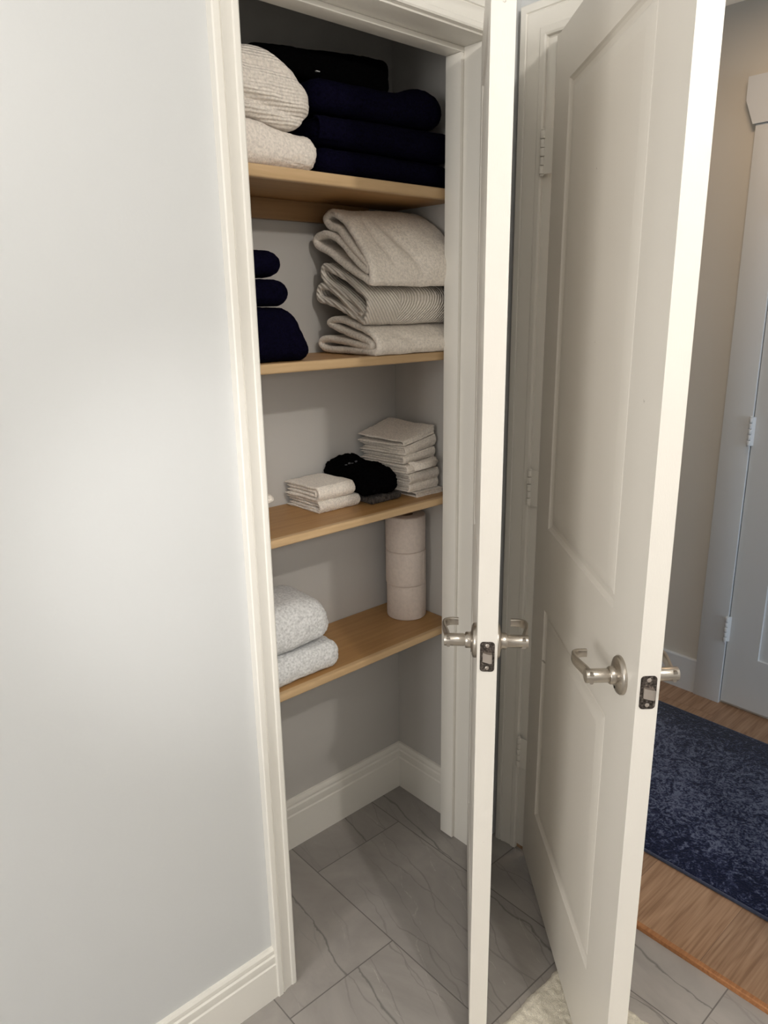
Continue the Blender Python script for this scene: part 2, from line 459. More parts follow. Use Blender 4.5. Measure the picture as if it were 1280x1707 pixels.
# trim_1: closet frame = casing, jamb and stop
bm = bmesh.new()
casing(bm, XL-.005, XR+.005, ZT+.005, lambda a, z, v: Vector((a, YA-v, z)), k=.93)
t1 = struct('trim_1', bm, M['trim'], 'cream moulded casing framing the open linen closet', 'door frame', angle=25)
bm = bmesh.new()
bx(bm, XL-.018, XL, YA-.001, YAB, 0, ZT, .0015); bx(bm, XR, XR+.016, YA-.001, YAB, 0, ZT, .0015); bx(bm, XL-.018, XR+.016, YA-.001, YAB, ZT, ZT+.018, .0015)
obj('jamb', bm, M['trim'], t1)
bm = bmesh.new()
bx(bm, XL, XL+.010, 1.232, 1.272, 0, ZT-.011, .002); bx(bm, XR-.012, XR, 1.226, 1.272, 0.004, ZT-.011, .002); bx(bm, XL, XR, 1.226, 1.272, ZT-.011, ZT, .002)
obj('door_stop', bm, M['trim'], t1)
# trim_2: hall doorway frame
bm = bmesh.new()
casing(bm, DY0-.011, DY1+.0225, ZT+.006, lambda a, z, v: Vector((XB-v, a, z)), k=1.16)
t2 = struct('trim_2', bm, M['trim'], 'cream moulded casing of the hall doorway, in the corner behind both doors', 'door frame', angle=25)
bm = bmesh.new()
bx(bm, XB-.004, XBB, DY1, DY1+.030, 0.013, ZT, .0015); bx(bm, XB-.001, XBB, DY0-.018, DY0, 0.013, ZT, .0015); bx(bm, XB-.001, XBB, DY0-.018, DY1+.030, ZT, ZT+.018, .0015)
obj('jamb', bm, M['trim'], t2)
bm = bmesh.new()
bx(bm, XB+.045, XBB-.03, DY1-.011, DY1, .014, ZT-.011, .002); bx(bm, XB+.045, XBB-.03, DY0, DY0+.011, .014, ZT-.011, .002); bx(bm, XB+.045, XBB-.03, DY0, DY1, ZT-.011, ZT, .002)
obj('door_stop', bm, M['trim'], t2)
# trim_3: flat hall door surround with a tapered header
HY = 1.031
bm = bmesh.new()
bx(bm, XH-.019, XH, HY, 1.131, .012, 2.046, .0015); bx(bm, XH-.019, XH, HY-.815-.10, HY-.815, .012, 2.046, .0015)
t3 = struct('trim_3', bm, M['hall_trim'], 'flat bluish white boards around the hall door, with a tapered header', 'door frame')
bm = bmesh.new()
hd = [(1.138, 2.047), (1.166, 2.120), (1.166, 2.188), (HY-.815-.135, 2.188), (HY-.815-.135, 2.120), (HY-.815-.107, 2.047)]
sweep_rings(bm, [[Vector((x, y, z)) for y, z in hd] for x in (XH-.026, XH)])
obj('header', bm, M['hall_trim'], t3, smooth=False)
# trim_4: nosing at the edge of the oak floor
bm = bmesh.new()
pr = [(1.4365, 0), (1.4365, .008), (1.4372, .0110), (1.4395, .0128), (1.4490, .0128), (1.4490, 0)]
sweep_rings(bm, [[Vector((x, y, z)) for x, z in pr] for y in (1.000, DY0+.002)])
struct('trim_4', bm, M['oak_edge'], 'orange-brown wooden threshold strip where oak floor meets grey tile', 'threshold')

# ------------------------------------------------------------------ doors
def door_face(bm, W, H0, H1, v, s, panels, prof):
    """one moulded face of a door in the plane y=v; s=+1/-1 is the way it faces; prof: (inset, depth)"""
    def quad(u0, u1, z0, z1):
        bm.faces.new([bm.verts.new((u, v, z)) for u, z in ((u0, z0), (u1, z0), (u1, z1), (u0, z1))])
    zs = [H0]
    pu0 = min(p[0] for p in panels); pu1 = max(p[1] for p in panels)
    quad(0, pu0, H0, H1); quad(pu1, W, H0, H1)
    cur = H0
    for (u0, u1, z0, z1) in sorted(panels, key=lambda p: p[2]):
        quad(pu0, pu1, cur, z0); cur = z1
        rings = []
        for ins, dep in prof:
            rings.append([bm.verts.new((u, v - s*dep, z)) for u, z in ((u0+ins, z0+ins), (u1-ins, z0+ins), (u1-ins, z1-ins), (u0+ins, z1-ins))])
        for a, b in zip(rings, rings[1:]):
            for i in range(4):
                j = (i+1) % 4
                bm.faces.new((a[i], a[j], b[j], b[i]))
        bm.faces.new(rings[-1])
    quad(pu0, pu1, cur, H1)

PROF = [(0, 0), (.003, .0035), (.008, .0065), (.014, .0075), (.017, .0075), (.020, .0055), (.034, .0025), (.046, .0006), (.047, .0006)]
def make_door(name, W, H0, H1, T, loc, rz, label, panels, mat):
    bm = bmesh.new()
    door_face(bm, W, H0, H1, 0, -1, panels, PROF)
    door_face(bm, W, H0, H1, T, 1, panels, PROF)
    for (a, b) in (((0, 0), (0, T)), ((W, 0), (W, T))):
        bm.faces.new([bm.verts.new((p[0], p[1], z)) for p, z in ((a, H0), (b, H0), (b, H1), (a, H1))])
    for z in (H0, H1):
        bm.faces.new([bm.verts.new(p) for p in ((0, 0, z), (W, 0, z), (W, T, z), (0, T, z))])
    bmesh.ops.remove_doubles(bm, verts=bm.verts[:], dist=1e-5)
    o = obj(name, bm, mat, smooth=True, angle=14)
    o.location = loc; o.rotation_euler = (0, 0, rz)
    return tag(o, label, 'door', kind='structure')

def lever_set(door, u, z, v, s):
    """lever on the face y=v that faces s; parts are children of the door, sub-parts of the handle"""
    Mx = Matrix.Translation((u, v, z)) @ Matrix.Rotation(R(-90*s), 4, 'X')     # local z -> outwards
    bm = bmesh.new()
    lathe(bm, [(0, 0), (.0325, 0), (.0325, .004), (.031, .0065), (.027, .0082), (.018, .0095), (.0155, .0105), (0, .0105)], Mx, 48)
    h = obj('lever_handle', bm, M['nickel'], door); h['label'] = 'satin nickel lever handle'
    bm = bmesh.new()
    lathe(bm, [(0, .009), (.0145, .009), (.0150, .011), (.0150, .019), (.0140, .0205), (.0112, .021), (.0112, .0225), (.0118, .0235),
               (.0118, .058), (.0112, .0595), (.0, .0598)], Mx, 40)
    obj('hub', bm, M['nickel'], h)
    path = [(.011, .0515), (-.002, .0515), (-.018, .0535), (-.034, .0570), (-.050, .0600), (-.064, .0610), (-.075, .0585), (-.081, .0525), (-.083, .0440), (-.083, .0330)]
    # smooth the path
    pts = []
    for i in range(len(path)-1):
        p0 = path[max(i-1, 0)]; p1 = path[i]; p2 = path[i+1]; p3 = path[min(i+2, len(path)-1)]
        for k in range(5):
            t = k/5
            pts.append(tuple(.5*((2*p1[c])+(-p0[c]+p2[c])*t+(2*p0[c]-5*p1[c]+4*p2[c]-p3[c])*t*t+(-p0[c]+3*p1[c]-3*p2[c]+p3[c])*t**3) for c in (0, 1)))
    pts.append(path[-1])
    rings = []
    for i, (a, b) in enumerate(pts):
        q0 = pts[max(i-1, 0)]; q1 = pts[min(i+1, len(pts)-1)]
        tx, ty = q1[0]-q0[0], q1[1]-q0[1]; L = math.hypot(tx, ty); nx, ny = -ty/L, tx/L
        f = i/(len(pts)-1)
        hw = .0105 - .0030*f; ht = .0036
        sec = []
        for k in range(12):
            an = 2*math.pi*k/12
            cx, cy = math.cos(an), math.sin(an)
            sx = math.copysign(abs(cx)**.5, cx)*hw; sy = math.copysign(abs(cy)**.5, cy)*ht
            sec.append(Vector((u + a + nx*sy, v + s*(b + ny*sy), z + sx)))
        rings.append(sec)
    bm = bmesh.new(); sweep_rings(bm, rings)
    obj('lever', bm, M['nickel'], h)
    bm = bmesh.new()
    lathe(bm, [(0, .0082), (.0022, .0084), (.0022, .0100), (0, .0101)], Matrix.Translation((0, 0, -.022)) @ Mx, 12)
    obj('set_screw', bm, M['dark'], h)
    return h

def latch(door, W, z, T):
    bm = bmesh.new()
    bx(bm, W-.0005, W+.0012, T/2-.0127, T/2+.0127, z-.0285, z+.0285)
    es = [e for e in bm.edges if abs((e.verts[0].co-e.verts[1].co).x) > .001]
    bmesh.ops.bevel(bm, geom=es, offset=.0060, segments=5, profile=.5, affect='EDGES')
    p = obj('latch_plate', bm, M['plate'], door); p['label'] = 'tarnished dark latch plate'
    bm = bmesh.new()
    rings = []
    for zz in (-.0085, -.0075, 0, .0075, .0085):
        k = .0072 if abs(zz) > .008 else .0080
        rings.append([Vector((W+a, T/2+b, z+zz)) for a, b in ((0, -k), (.0045, -k), (.0105, k*.45), (.0112, k*.7), (.0108, k), (0, k))])
    sweep_rings(bm, rings)
    obj('latch_bolt', bm, M['bolt'], p)
    for dz in (-.0215, .0215):
        bm = bmesh.new()
        lathe(bm, [(0, .0008), (.0036, .0008), (.0034, .0016), (.0022, .0022), (0, .0024)],
              Matrix.Translation((W, T/2, z+dz)) @ Matrix.Rotation(R(90), 4, 'Y'), 20)
        obj('screw', bm, M['bolt'], p)

def hinge(door, bu, bv, z, le, h=.089, mat=None):
    """barrel at (bu, bv) with five knuckles and pin tips; the leaf runs from it to le on the door edge"""
    mat = mat or M['hinge']
    d = Vector((le[0]-bu, le[1]-bv)); d.normalize(); n = Vector((-d.y, d.x))
    bm = bmesh.new()
    c = [Vector((bu, bv))+d*.005+n*.0008, Vector(le)+n*.0008, Vector(le)-n*.0008, Vector((bu, bv))+d*.005-n*.0008]
    sweep_rings(bm, [[Vector((p.x, p.y, zz)) for p in c] for zz in (z-h/2, z+h/2)])
    hg = obj('hinge', bm, mat, door)
    hk = h/5
    for k in range(5):
        bm = bmesh.new(); z0 = z-h/2+k*hk
        rr = .0066 if k % 2 == 0 else .0056
        lathe(bm, [(0, z0+.0008), (rr-.0006, z0+.0008), (rr, z0+.0016), (rr, z0+hk-.0016), (rr-.0006, z0+hk-.0008), (0, z0+hk-.0008)],
              Matrix.Translation((bu, bv, 0)), 20)
        obj('knuckle', bm, mat, hg)
    bm = bmesh.new()
    for zz, q in ((z+h/2, 1), (z-h/2, -1)):
        lathe(bm, [(0, zz), (.0050, zz), (.0046, zz+q*.0022), (.0025, zz+q*.0034), (0, zz+q*.0038)], Matrix.Translation((bu, bv, 0)), 16)
    obj('hinge_pin', bm, mat, hg)
    return hg

TD = .0352
P1 = [(.11, .488, 1.000, 1.930), (.11, .488, .228, .800)]
angA = math.atan2(-.404, -.444)
d1 = make_door('door_1', .602, .012, 2.034, TD, (1.3435, 1.1755, 0), angA,
               'cream closet door standing ajar, seen nearly edge-on, hinged at the closet', P1, M['door'])
lever_set(d1, .602-.068, .904, 0, -1); lever_set(d1, .602-.068, .904, TD, 1); latch(d1, .602, .905, TD)
for z in (.325, 1.068, 1.820): hinge(d1, -.006, TD+.006, z, (.006, TD-.0005))

P2 = [(.116, .580, 1.000, 1.930), (.116, .580, .226, .800)]
d2 = make_door('door_2', .711, .019, 2.036, TD, (1.432, 1.0455, 0), R(-130.54),
               'cream two-panel door opened from the hall doorway, nearest on the right', P2, M['door'])
lever_set(d2, .711-.072, .907, 0, -1); lever_set(d2, .711-.072, .907, TD, 1); latch(d2, .711, .915, TD)
for z in (.320, 1.066, 1.821): hinge(d2, -.0225, -.0165, z, (-.001, .002))

P3 = [(.115, .695, .95, 1.91), (.115, .695, .23, .80)]
PROF = [(0, 0), (.001, .009), (.0015, .009)]
d3 = make_door('door_3', .809, .024, 2.036, .034, (XH-.010, HY-.003, 0), R(-90),
               'closed bluish white hall door at the right picture edge beyond the rug', P3, M['hall_trim'])
for z in (.322, 1.066, 1.815):
    hinge(d3, -.004, -.0165, z, (.006, .0), .10, M['hall_trim'])

# ------------------------------------------------------------------ shelves
def shelf(z0, z1, label, cleat=True, yf=1.283, bow=0.0):
    bm = bmesh.new()
    r = .0045 if z1-z0 > .015 else .003
    nx = 14; rings = []
    for i in range(nx+1):
        x = CX0+.002 + (CX1-.004-CX0)*i/nx
        f = (x-.80)/(1.40-.80); dz = bow*math.sin(math.pi*max(0, min(1, f)))
        sec = [(yf+.014, z1), (yf+.014, z0)]
        for k in range(5): a = R(90*k/4); sec.append((yf+r-r*math.sin(a), z0+r-r*math.cos(a)))
        for k in range(5): a = R(90*k/4); sec.append((yf+r-r*math.cos(a), z1-r+r*math.sin(a)))
        rings.append([Vector((x, y, z+dz)) for y, z in sec])
    b2 = bmesh.new()
    bx(b2, CX0+.002, CX1-.002, yf+.014, CY-.002, z0, z1)
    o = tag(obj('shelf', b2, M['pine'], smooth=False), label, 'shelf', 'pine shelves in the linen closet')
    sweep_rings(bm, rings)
    fe = obj('front_edge', bm, M['pine_edge_lit'], o, angle=50); fe['label'] = 'rounded front edge, lit brightness put into its pine colour'
    if cleat:
        bm = bmesh.new(); bx(bm, CX0+.002, 1.30, CY-.021, CY-.0015, z0-.044, z0-.0005, .001)
        obj('support_cleat', bm, M['pine_board'], o)
    return o
S1, S2, S3, S4 = 1.766, 1.392, 1.018, .647
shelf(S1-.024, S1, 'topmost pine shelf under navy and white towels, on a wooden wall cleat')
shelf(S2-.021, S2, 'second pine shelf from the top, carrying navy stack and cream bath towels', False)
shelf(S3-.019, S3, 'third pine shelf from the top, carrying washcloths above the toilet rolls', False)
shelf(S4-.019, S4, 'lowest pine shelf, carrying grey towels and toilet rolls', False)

# ------------------------------------------------------------------ towels
def smooth_closed(pts, n):
    out = []
    m = len(pts)
    for i in range(m):
        p0, p1, p2, p3 = pts[i-1], pts[i], pts[(i+1) % m], pts[(i+2) % m]
        for k in range(6):
            t = k/6
            out.append(tuple(.5*((2*p1[c])+(-p0[c]+p2[c])*t+(2*p0[c]-5*p1[c]+4*p2[c]-p3[c])*t*t+(-p0[c]+3*p1[c]-3*p2[c]+p3[c])*t**3) for c in (0, 1)))
    return out
def smooth_open(pts):
    out = []
    for i in range(len(pts)-1):
        p0, p1, p2, p3 = pts[max(i-1, 0)], pts[i], pts[i+1], pts[min(i+2, len(pts)-1)]
        for k in range(6):
            t = k/6
            out.append(tuple(.5*((2*p1[c])+(-p0[c]+p2[c])*t+(2*p0[c]-5*p1[c]+4*p2[c]-p3[c])*t*t+(-p0[c]+3*p1[c]-3*p2[c]+p3[c])*t**3) for c in (0, 1)))
    out.append(pts[-1]); return out

def ribbon(bm, pts, t, x0, x1, closed=True, amp=.004, freq=9.0, seed=0.0, stag=.004, fn=None, step=.006, nub=.0012):
    """cloth of thickness t following a (y, z) fold line, swept along x; ends rounded like a hem"""
    P = smooth_closed(pts, 6) if closed else smooth_open(pts)
    n = len(P)
    nrm = []
    for i in range(n):
        a = P[i-1] if (closed or i > 0) else P[i]
        b = P[(i+1) % n] if (closed or i < n-1) else P[i]
        tx, ty = b[0]-a[0], b[1]-a[1]; L = math.hypot(tx, ty) or 1e-6
        nrm.append((-ty/L, tx/L))
    secs = [(0.0, .25), (t*.10, .62), (t*.28, .88), (t*.55, 1.0)]
    L = x1-x0
    k = max(2, int(L/step))
    xs = [(d, f) for d, f in secs] + [(t*.55+(L-t*1.1)*i/k, 1.0) for i in range(1, k)] + [(L-d, f) for d, f in reversed(secs)]
    rings = []
    for d, f in xs:
        ring = []
        seqs = []
        if closed:
            seqs = [(i, .5) for i in range(n)]
            seqs2 = [(i, -.5) for i in range(n)]
        else:
            seqs = [(i, .5) for i in range(n)]; seqs2 = [(i, -.5) for i in reversed(range(n))]
        for grp in (seqs, seqs2):
            r = []
            for i, s in grp:
                y, z = P[i]; ny, nz = nrm[i]
                e = 1.0
                if not closed:
                    q = min(i, n-1-i)*1.0
                    e = min(1.0, .35+.3*q)
                edge = fbm((y*14+seed, z*14, seed*3.7), 1.0, 2)*stag
                x = x0 + d + edge*max(0, 1-d/(L*.5)) if d < L*.5 else x0 + d
                w = Vector((x*1.0+seed, y, z))
                dy = fbm((x+seed*5, y*.8, z*.8), freq, 3)*amp; dz = fbm((x+seed*5+31, y*.8, z*.8), freq, 3)*amp*.6
                sm = fbm((x*1.0+seed, y, z), 130, 2)*nub
                yy = y + ny*(s*t*f*e + sm*math.copysign(1, s)) + dy; zz = z + nz*(s*t*f*e + sm*math.copysign(1, s)) + dz
                p = Vector((x, yy, zz))
                if fn: p = fn(p)
                r.append(p)
            ring.append(r)
        rings.append(ring)
    def grid(idx, close):
        vr = [[bm.verts.new(p) for p in r[idx]] for r in rings]
        m = len(vr[0])
        for a, b in zip(vr, vr[1:]):
            for i in range(m if close else m-1):
                j = (i+1) % m
                bm.faces.new((a[i], b[i], b[j], a[j]))
        return vr
    if closed:
        A = grid(0, True); B = grid(1, True)
        for e in (0, -1):
            for i in range(n):
                j = (i+1) % n
                bm.faces.new((A[e][i], A[e][j], B[e][j], B[e][i]))
    else:
        for r in rings: r[0] = r[0]+r[1]
        A = grid(0, True)
        for e in (0, -1):
            for i in range(n-1):
                bm.faces.new((A[e][i], A[e][i+1], A[e][2*n-2-i], A[e][2*n-1-i]))

def towel(name, bm, mat, label, group=None, cat='towel'):
    return tag(obj(name, bm, mat, smooth=True, angle=80), label, cat, group)

# --- three bulky cream bath towels, second shelf
T_ = [(1.284,1.560),(1.298,1.599),(1.332,1.639),(1.366,1.676),(1.397,1.699),(1.428,1.711),(1.451,1.700),(1.434,1.684),(1.399,1.671),(1.360,1.636),(1.321,1.607),(1.298,1.590),(1.305,1.580),(1.329,1.596),(1.368,1.625),(1.404,1.652),(1.445,1.667),(1.485,1.662),(1.484,1.644),(1.435,1.626),(1.378,1.596),(1.322,1.568),(1.290,1.555)]
M_ = [(1.318,1.469),(1.358,1.484),(1.395,1.499),(1.450,1.513),(1.485,1.522),(1.479,1.548),(1.448,1.546),(1.410,1.530),(1.369,1.506),(1.340,1.486),(1.323,1.493),(1.352,1.517),(1.401,1.539),(1.447,1.558),(1.463,1.578),(1.451,1.594),(1.391,1.572),(1.335,1.545),(1.306,1.526),(1.297,1.505),(1.304,1.484)]
B_ = [(1.285,1.402),(1.337,1.4015),(1.391,1.4015),(1.461,1.4015),(1.490,1.411),(1.477,1.426),(1.403,1.422),(1.340,1.416),(1.308,1.413),(1.300,1.419),(1.327,1.430),(1.376,1.441),(1.431,1.455),(1.456,1.466),(1.412,1.472),(1.346,1.457),(1.299,1.441),(1.277,1.420)]
GB = 'cream bath towels stacked on the second shelf'
def crease(p, x0, z0, x1, z1, w, d):
    ax, az = x1-x0, z1-z0; L2 = ax*ax+az*az
    t = max(0, min(1, ((p.x-x0)*ax+(p.z-z0)*az)/L2))
    q = math.hypot(p.x-x0-ax*t, p.z-z0-az*t)
    return d*math.exp(-(q/w)**2)*math.sin(math.pi*(.08+.84*t))
def bulgeT(p):
    k = max(0, min(1, (p.x-1.17)/.15)); k = k*k*(3-2*k)
    f = max(0, min(1, (p.z-1.555)/.155))
    y, z = p.y, p.z
    y -= .022*k*math.sin(math.pi*min(1, f*1.02))*max(0, 1-max(0, y-1.30)/.25) + .006*k
    z += .006*k*f
    if p.y < 1.42:
        c = crease(p, 1.165, 1.690, 1.185, 1.590, .006, .006) + crease(p, 1.200, 1.705, 1.262, 1.575, .007, .006) - crease(p, 1.182, 1.70, 1.215, 1.60, .012, .005) + crease(p, 1.29, 1.66, 1.37, 1.59, .010, .003)
        y += c; z -= c*.6
    return Vector((p.x, y, z))
def wrinkB(p):
    c = crease(p, 1.15, 1.455, 1.26, 1.41, .008, .004) + crease(p, 1.25, 1.452, 1.36, 1.43, .010, .003)
    return Vector((p.x, p.y+c, p.z-c*.3)) if p.y < 1.33 else p
bm = bmesh.new(); ribbon(bm, B_, .0165, 1.118, 1.392, seed=1.3, amp=.004, fn=wrinkB); towel('bath_towel', bm, M['cream'], 'lowest of three folded cream bath towels, plain, resting on the second shelf', GB)
bm = bmesh.new(); ribbon(bm, M_, .0165, 1.112, 1.390, seed=4.1, amp=.005); towel('bath_towel', bm, M['cream_chevron'], 'middle cream bath towel, ribbed in a chevron pattern, between two plain ones', GB)
bm = bmesh.new(); ribbon(bm, T_, .0175, 1.112, 1.388, seed=7.7, amp=.006, fn=bulgeT); towel('bath_towel', bm, M['cream'], 'topmost cream bath towel, thick and plain, just below the top shelf', GB)

# --- soft folded blocks
def block(x0, x1, y0, y1, z0, z1, r=.03, rzf=.95, amp=.004, freq=10.0, seed=0.0, grooves=(), n=46, fuzz=.0010, fn=None, rz=0.0, puff=.006, rtop=None):
    """a folded towel seen from its folded side: soft box with rolled edges, creases and lumps"""
    bm = bmesh.new()
    bmesh.ops.create_cube(bm, size=2.0)
    bmesh.ops.subdivide_edges(bm, edges=bm.edges[:], cuts=n, use_grid_fill=True)
    cx, cy, cz = (x0+x1)/2, (y0+y1)/2, (z0+z1)/2
    h = Vector(((x1-x0)/2, (y1-y0)/2, (z1-z0)/2))
    rr = Vector((r, r, h.z*rzf))
    ca, sa = math.cos(rz), math.sin(rz)
    for v in bm.verts:
        p = v.co.copy()
        p = Vector([math.copysign(1-(1-abs(c))**1.5, c) if i < 2 else c for i, c in enumerate(p)])
        P = Vector([p[i]*h[i] for i in range(3)])
        core = Vector([max(-(h[i]-rr[i]), min(h[i]-rr[i], P[i])) for i in range(3)])
        d = Vector([(P[i]-core[i])/rr[i] for i in range(3)])
        if d.length > 1e-9:
            d.normalize(); P = core + Vector([d[i]*rr[i] for i in range(3)])
        q = Vector([P[i]/h[i] for i in range(3)])
        side = max(abs(d.x), abs(d.y))
        for (g, dep, sig, tilt) in grooves:       # creases round the sides at a height fraction
            m = math.exp(-((q.z-g-tilt*q.x)/sig)**2)*side**2
            P.x -= d.x*dep*m; P.y -= d.y*dep*m
        if q.z > 0: P.z += puff*(1-q.x**2)*(1-q.y**2)*q.z
        w = Vector((cx+P.x, cy+P.y, cz+P.z))
        k = fbm((w.x+seed, w.y+seed*2, w.z), freq, 3)*amp + fbm((w.x+seed, w.y, w.z), 150, 2)*fuzz
        P += d*k
        if P.z < -h.z: P.z = -h.z
        P = Vector((P.x*ca-P.y*sa, P.x*sa+P.y*ca, P.z))
        w = Vector((cx, cy, cz))+P
        if fn: w = fn(w)
        v.co = w
    return bm

# navy stack, second shelf left
GN = 'navy towels stacked at the left of the second shelf'
def flare(p):
    k = max(0, (p.x-.85)/.1)
    return Vector((p.x-(p.z-S2)*.42*min(1, k), p.y, p.z))
towel('bath_towel', block(.65, .968, 1.292, 1.50, S2, 1.500, r=.036, rzf=.62, amp=.004, seed=2, fn=flare, puff=.002), M['navy'], 'thick navy towel at the bottom of the stack, left on the second shelf', GN)
towel('bath_towel', block(.65, .912, 1.294, 1.49, 1.5045, 1.558, r=.034, rzf=.98, amp=.0025, seed=5, puff=.001), M['navy'], 'middle navy towel of the small stack left on the second shelf', GN)
towel('bath_towel', block(.65, .899, 1.296, 1.49, 1.5605, 1.614, r=.036, rzf=.98, amp=.0025, seed=8, puff=.002), M['navy'], 'uppermost navy towel of the stack left on the second shelf', GN)

# top shelf: whites at the left
def pinch(p):   # the ribbed towel thins towards its front right corner and slopes at the top
    k = max(0, min(1, (p.x-.83)/.12))
    up = .016*max(0, (.95-p.x)/.13)*max(0, min(1, (1.92-p.z)/.08))
    return Vector((p.x-.050*max(0, (p.z-1.900)/.06)**1.4*k - .016*k*max(0, (1.860-p.z)/.02)**2, p.y, p.z+up))
towel('bath_towel', block(.65, .993, 1.290, 1.49, S1, 1.834, r=.03, rzf=.98, amp=.004, seed=11, fuzz=.0018, puff=.001, fn=lambda p: Vector((p.x, p.y, p.z+.016*max(0, (.95-p.x)/.13)*max(0, (p.z-S1)/.068)))), M['white'], 'fluffy white towel lying on the top shelf beneath the ribbed one', 'white towels at the left of the top shelf')
towel('bath_towel', block(.65, .982, 1.284, 1.372, 1.8385, 1.972, r=.045, rzf=.72, amp=.007, seed=14, grooves=((-.52, .017, .15, -.22), (.52, .007, .16, -.2)), fn=pinch, puff=.004), M['white_rib'], 'bulky white ribbed towel uppermost at the left of the top shelf', 'white towels at the left of the top shelf')

# top shelf: navy pile and black folded item
GT = 'navy towels piled on the top shelf'
towel('bath_towel', block(.997, 1.394, 1.298, 1.50, S1, 1.821, r=.028, rzf=.98, amp=.003, seed=21, puff=.0), M['navy'], 'lowest navy towel of the pile on the top shelf', GT)
bm = block(.994, 1.394, 1.296, 1.50, 1.824, 1.881, r=.026, rzf=.98, amp=.003, seed=24, puff=.0, fn=lambda p: Vector((p.x, p.y, p.z+.010*max(0, (p.x-1.10)/.29)*(p.z-1.822)/.06)))
nt_ = towel('bath_towel', bm, M['navy'], 'middle navy towel of the pile on the top shelf, its folded edge curling at left', GT)
bm = bmesh.new()
ribbon(bm, [(1.301, 1.832), (1.2945, 1.850), (1.300, 1.868), (1.318, 1.876)], .006, .992, 1.060, closed=False, seed=2.2, amp=.001)
obj('folded_edge', bm, M['navy'], nt_, angle=80)
def rise(p): return Vector((p.x, p.y, p.z+.010*max(0, (p.x-1.10)/.29) + .016*math.exp(-((p.x-1.30)/.05)**2)*max(0, (p.z-1.884)/.07)))
towel('bath_towel', block(.984, 1.364, 1.294, 1.50, 1.885, 1.950, r=.034, rzf=.95, amp=.003, seed=27, fn=rise, puff=.0), M['navy'], 'uppermost navy towel of the pile on the top shelf', GT)
bk = towel('folded_towel', block(.89, 1.268, 1.375, 1.512, 1.962, 2.042, r=.018, rzf=.6, amp=.004, seed=31, fn=lambda p: Vector((p.x, p.y, p.z-.030*(1.26-p.x)/.3*(p.z-1.962)/.08)), puff=.004), M['black'], 'black folded towel on top of the navy pile, back of the top shelf')
bm = bmesh.new(); bx(bm, 1.048, 1.058, 1.3715, 1.3765, 1.9765, 1.9785, .0004, 1)
obj('stitching', bm, M['thread'], bk)

# third shelf: washcloths
GW = 'white washcloths stacked at the left of the third shelf'
def ucloth(x0, x1, yf, yb, z0, z1, t, mat, label, group, seed, tilt=0.0, tlo=0.0, ty=0.0, skew=0.0, amp=.003, n=2, name='washcloth', stag=.006):
    """folded cloth: nested layers turning over at the front edge; layer ends show at the left"""
    bm = bmesh.new()
    h = z1-z0
    def fn(p):
        f = (p.z-z0)/h
        return Vector((p.x + skew*(p.y-yf), p.y, p.z + (tlo+(tilt-tlo)*f)*(p.x-1.27) + ty*f*(p.y-yf)))
    r = h/2
    t = min(t, h/(2*n)*.98)
    for k in range(n):
        o = t*(k+.5); rr = r-o
        zc = (z0+z1)/2
        off = o*1.05
        pts = [(yb-.004*k, zc+rr*.96), ((yb+yf)/2, zc+rr*1.0), (yf+off+rr*1.0, zc+rr)]
        for a in (60, 30, 0, -30, -60):
            pts.append((yf+off+rr*(1-math.cos(R(a)))*1.0, zc+rr*math.sin(R(a))))
        pts += [(yf+off+rr, zc-rr), ((yb+yf)/2, zc-rr), (yb-.006*k, zc-rr)]
        ribbon(bm, pts, t*.96, x0+.003*k, x1-.002*k, closed=False, seed=seed+k*.9, amp=amp, stag=stag, fn=fn, step=.005, nub=.0008)
    return towel(name, bm, mat, label, group, 'washcloth')
ucloth(1.020, 1.146, 1.378, 1.512, S3, 1.048, .0072, M['cloth_rib'], 'lower white washcloth with a ribbed edge, left stack on the third shelf', GW, 3.0, skew=-.06)
ucloth(1.016, 1.128, 1.376, 1.512, 1.049, 1.086, .0092, M['cloth'], 'upper white washcloth of the left stack on the third shelf', GW, 6.0, skew=-.06, amp=.005)

# black fluffy towel on a charcoal knit one
towel('hand_towel', block(1.160, 1.268, 1.352, 1.50, S3, 1.038, r=.012, rzf=.95, amp=.002, seed=41, fuzz=.002, puff=0), M['charcoal'], 'charcoal ribbed cloth peeking out under the fluffy black towel on the third shelf', None)
def slump(p): return Vector((p.x-.10*max(0, p.y-1.42), p.y, p.z+(p.z-1.04)/.07*(.16*max(0, p.y-1.39)-.008)))
bk2 = towel('hand_towel', block(1.134, 1.254, 1.344, 1.512, 1.0405, 1.110, r=.026, rzf=.9, amp=.008, freq=16, seed=44, fuzz=.0032, fn=slump), M['black'], 'fluffy black folded towel between the white washcloths on the third shelf', None)
bm = bmesh.new()
for i, (a, b_) in enumerate(((0, 0), (.011, .002), (.021, .004), (.033, .007))):
    bx(bm, 1.142+a, 1.148+a, 1.430, 1.434, 1.113+b_*.3, 1.1145+b_*.3+(i % 2)*.003, .0004, 1)
obj('stitching', bm, M['thread_grey'], bk2)

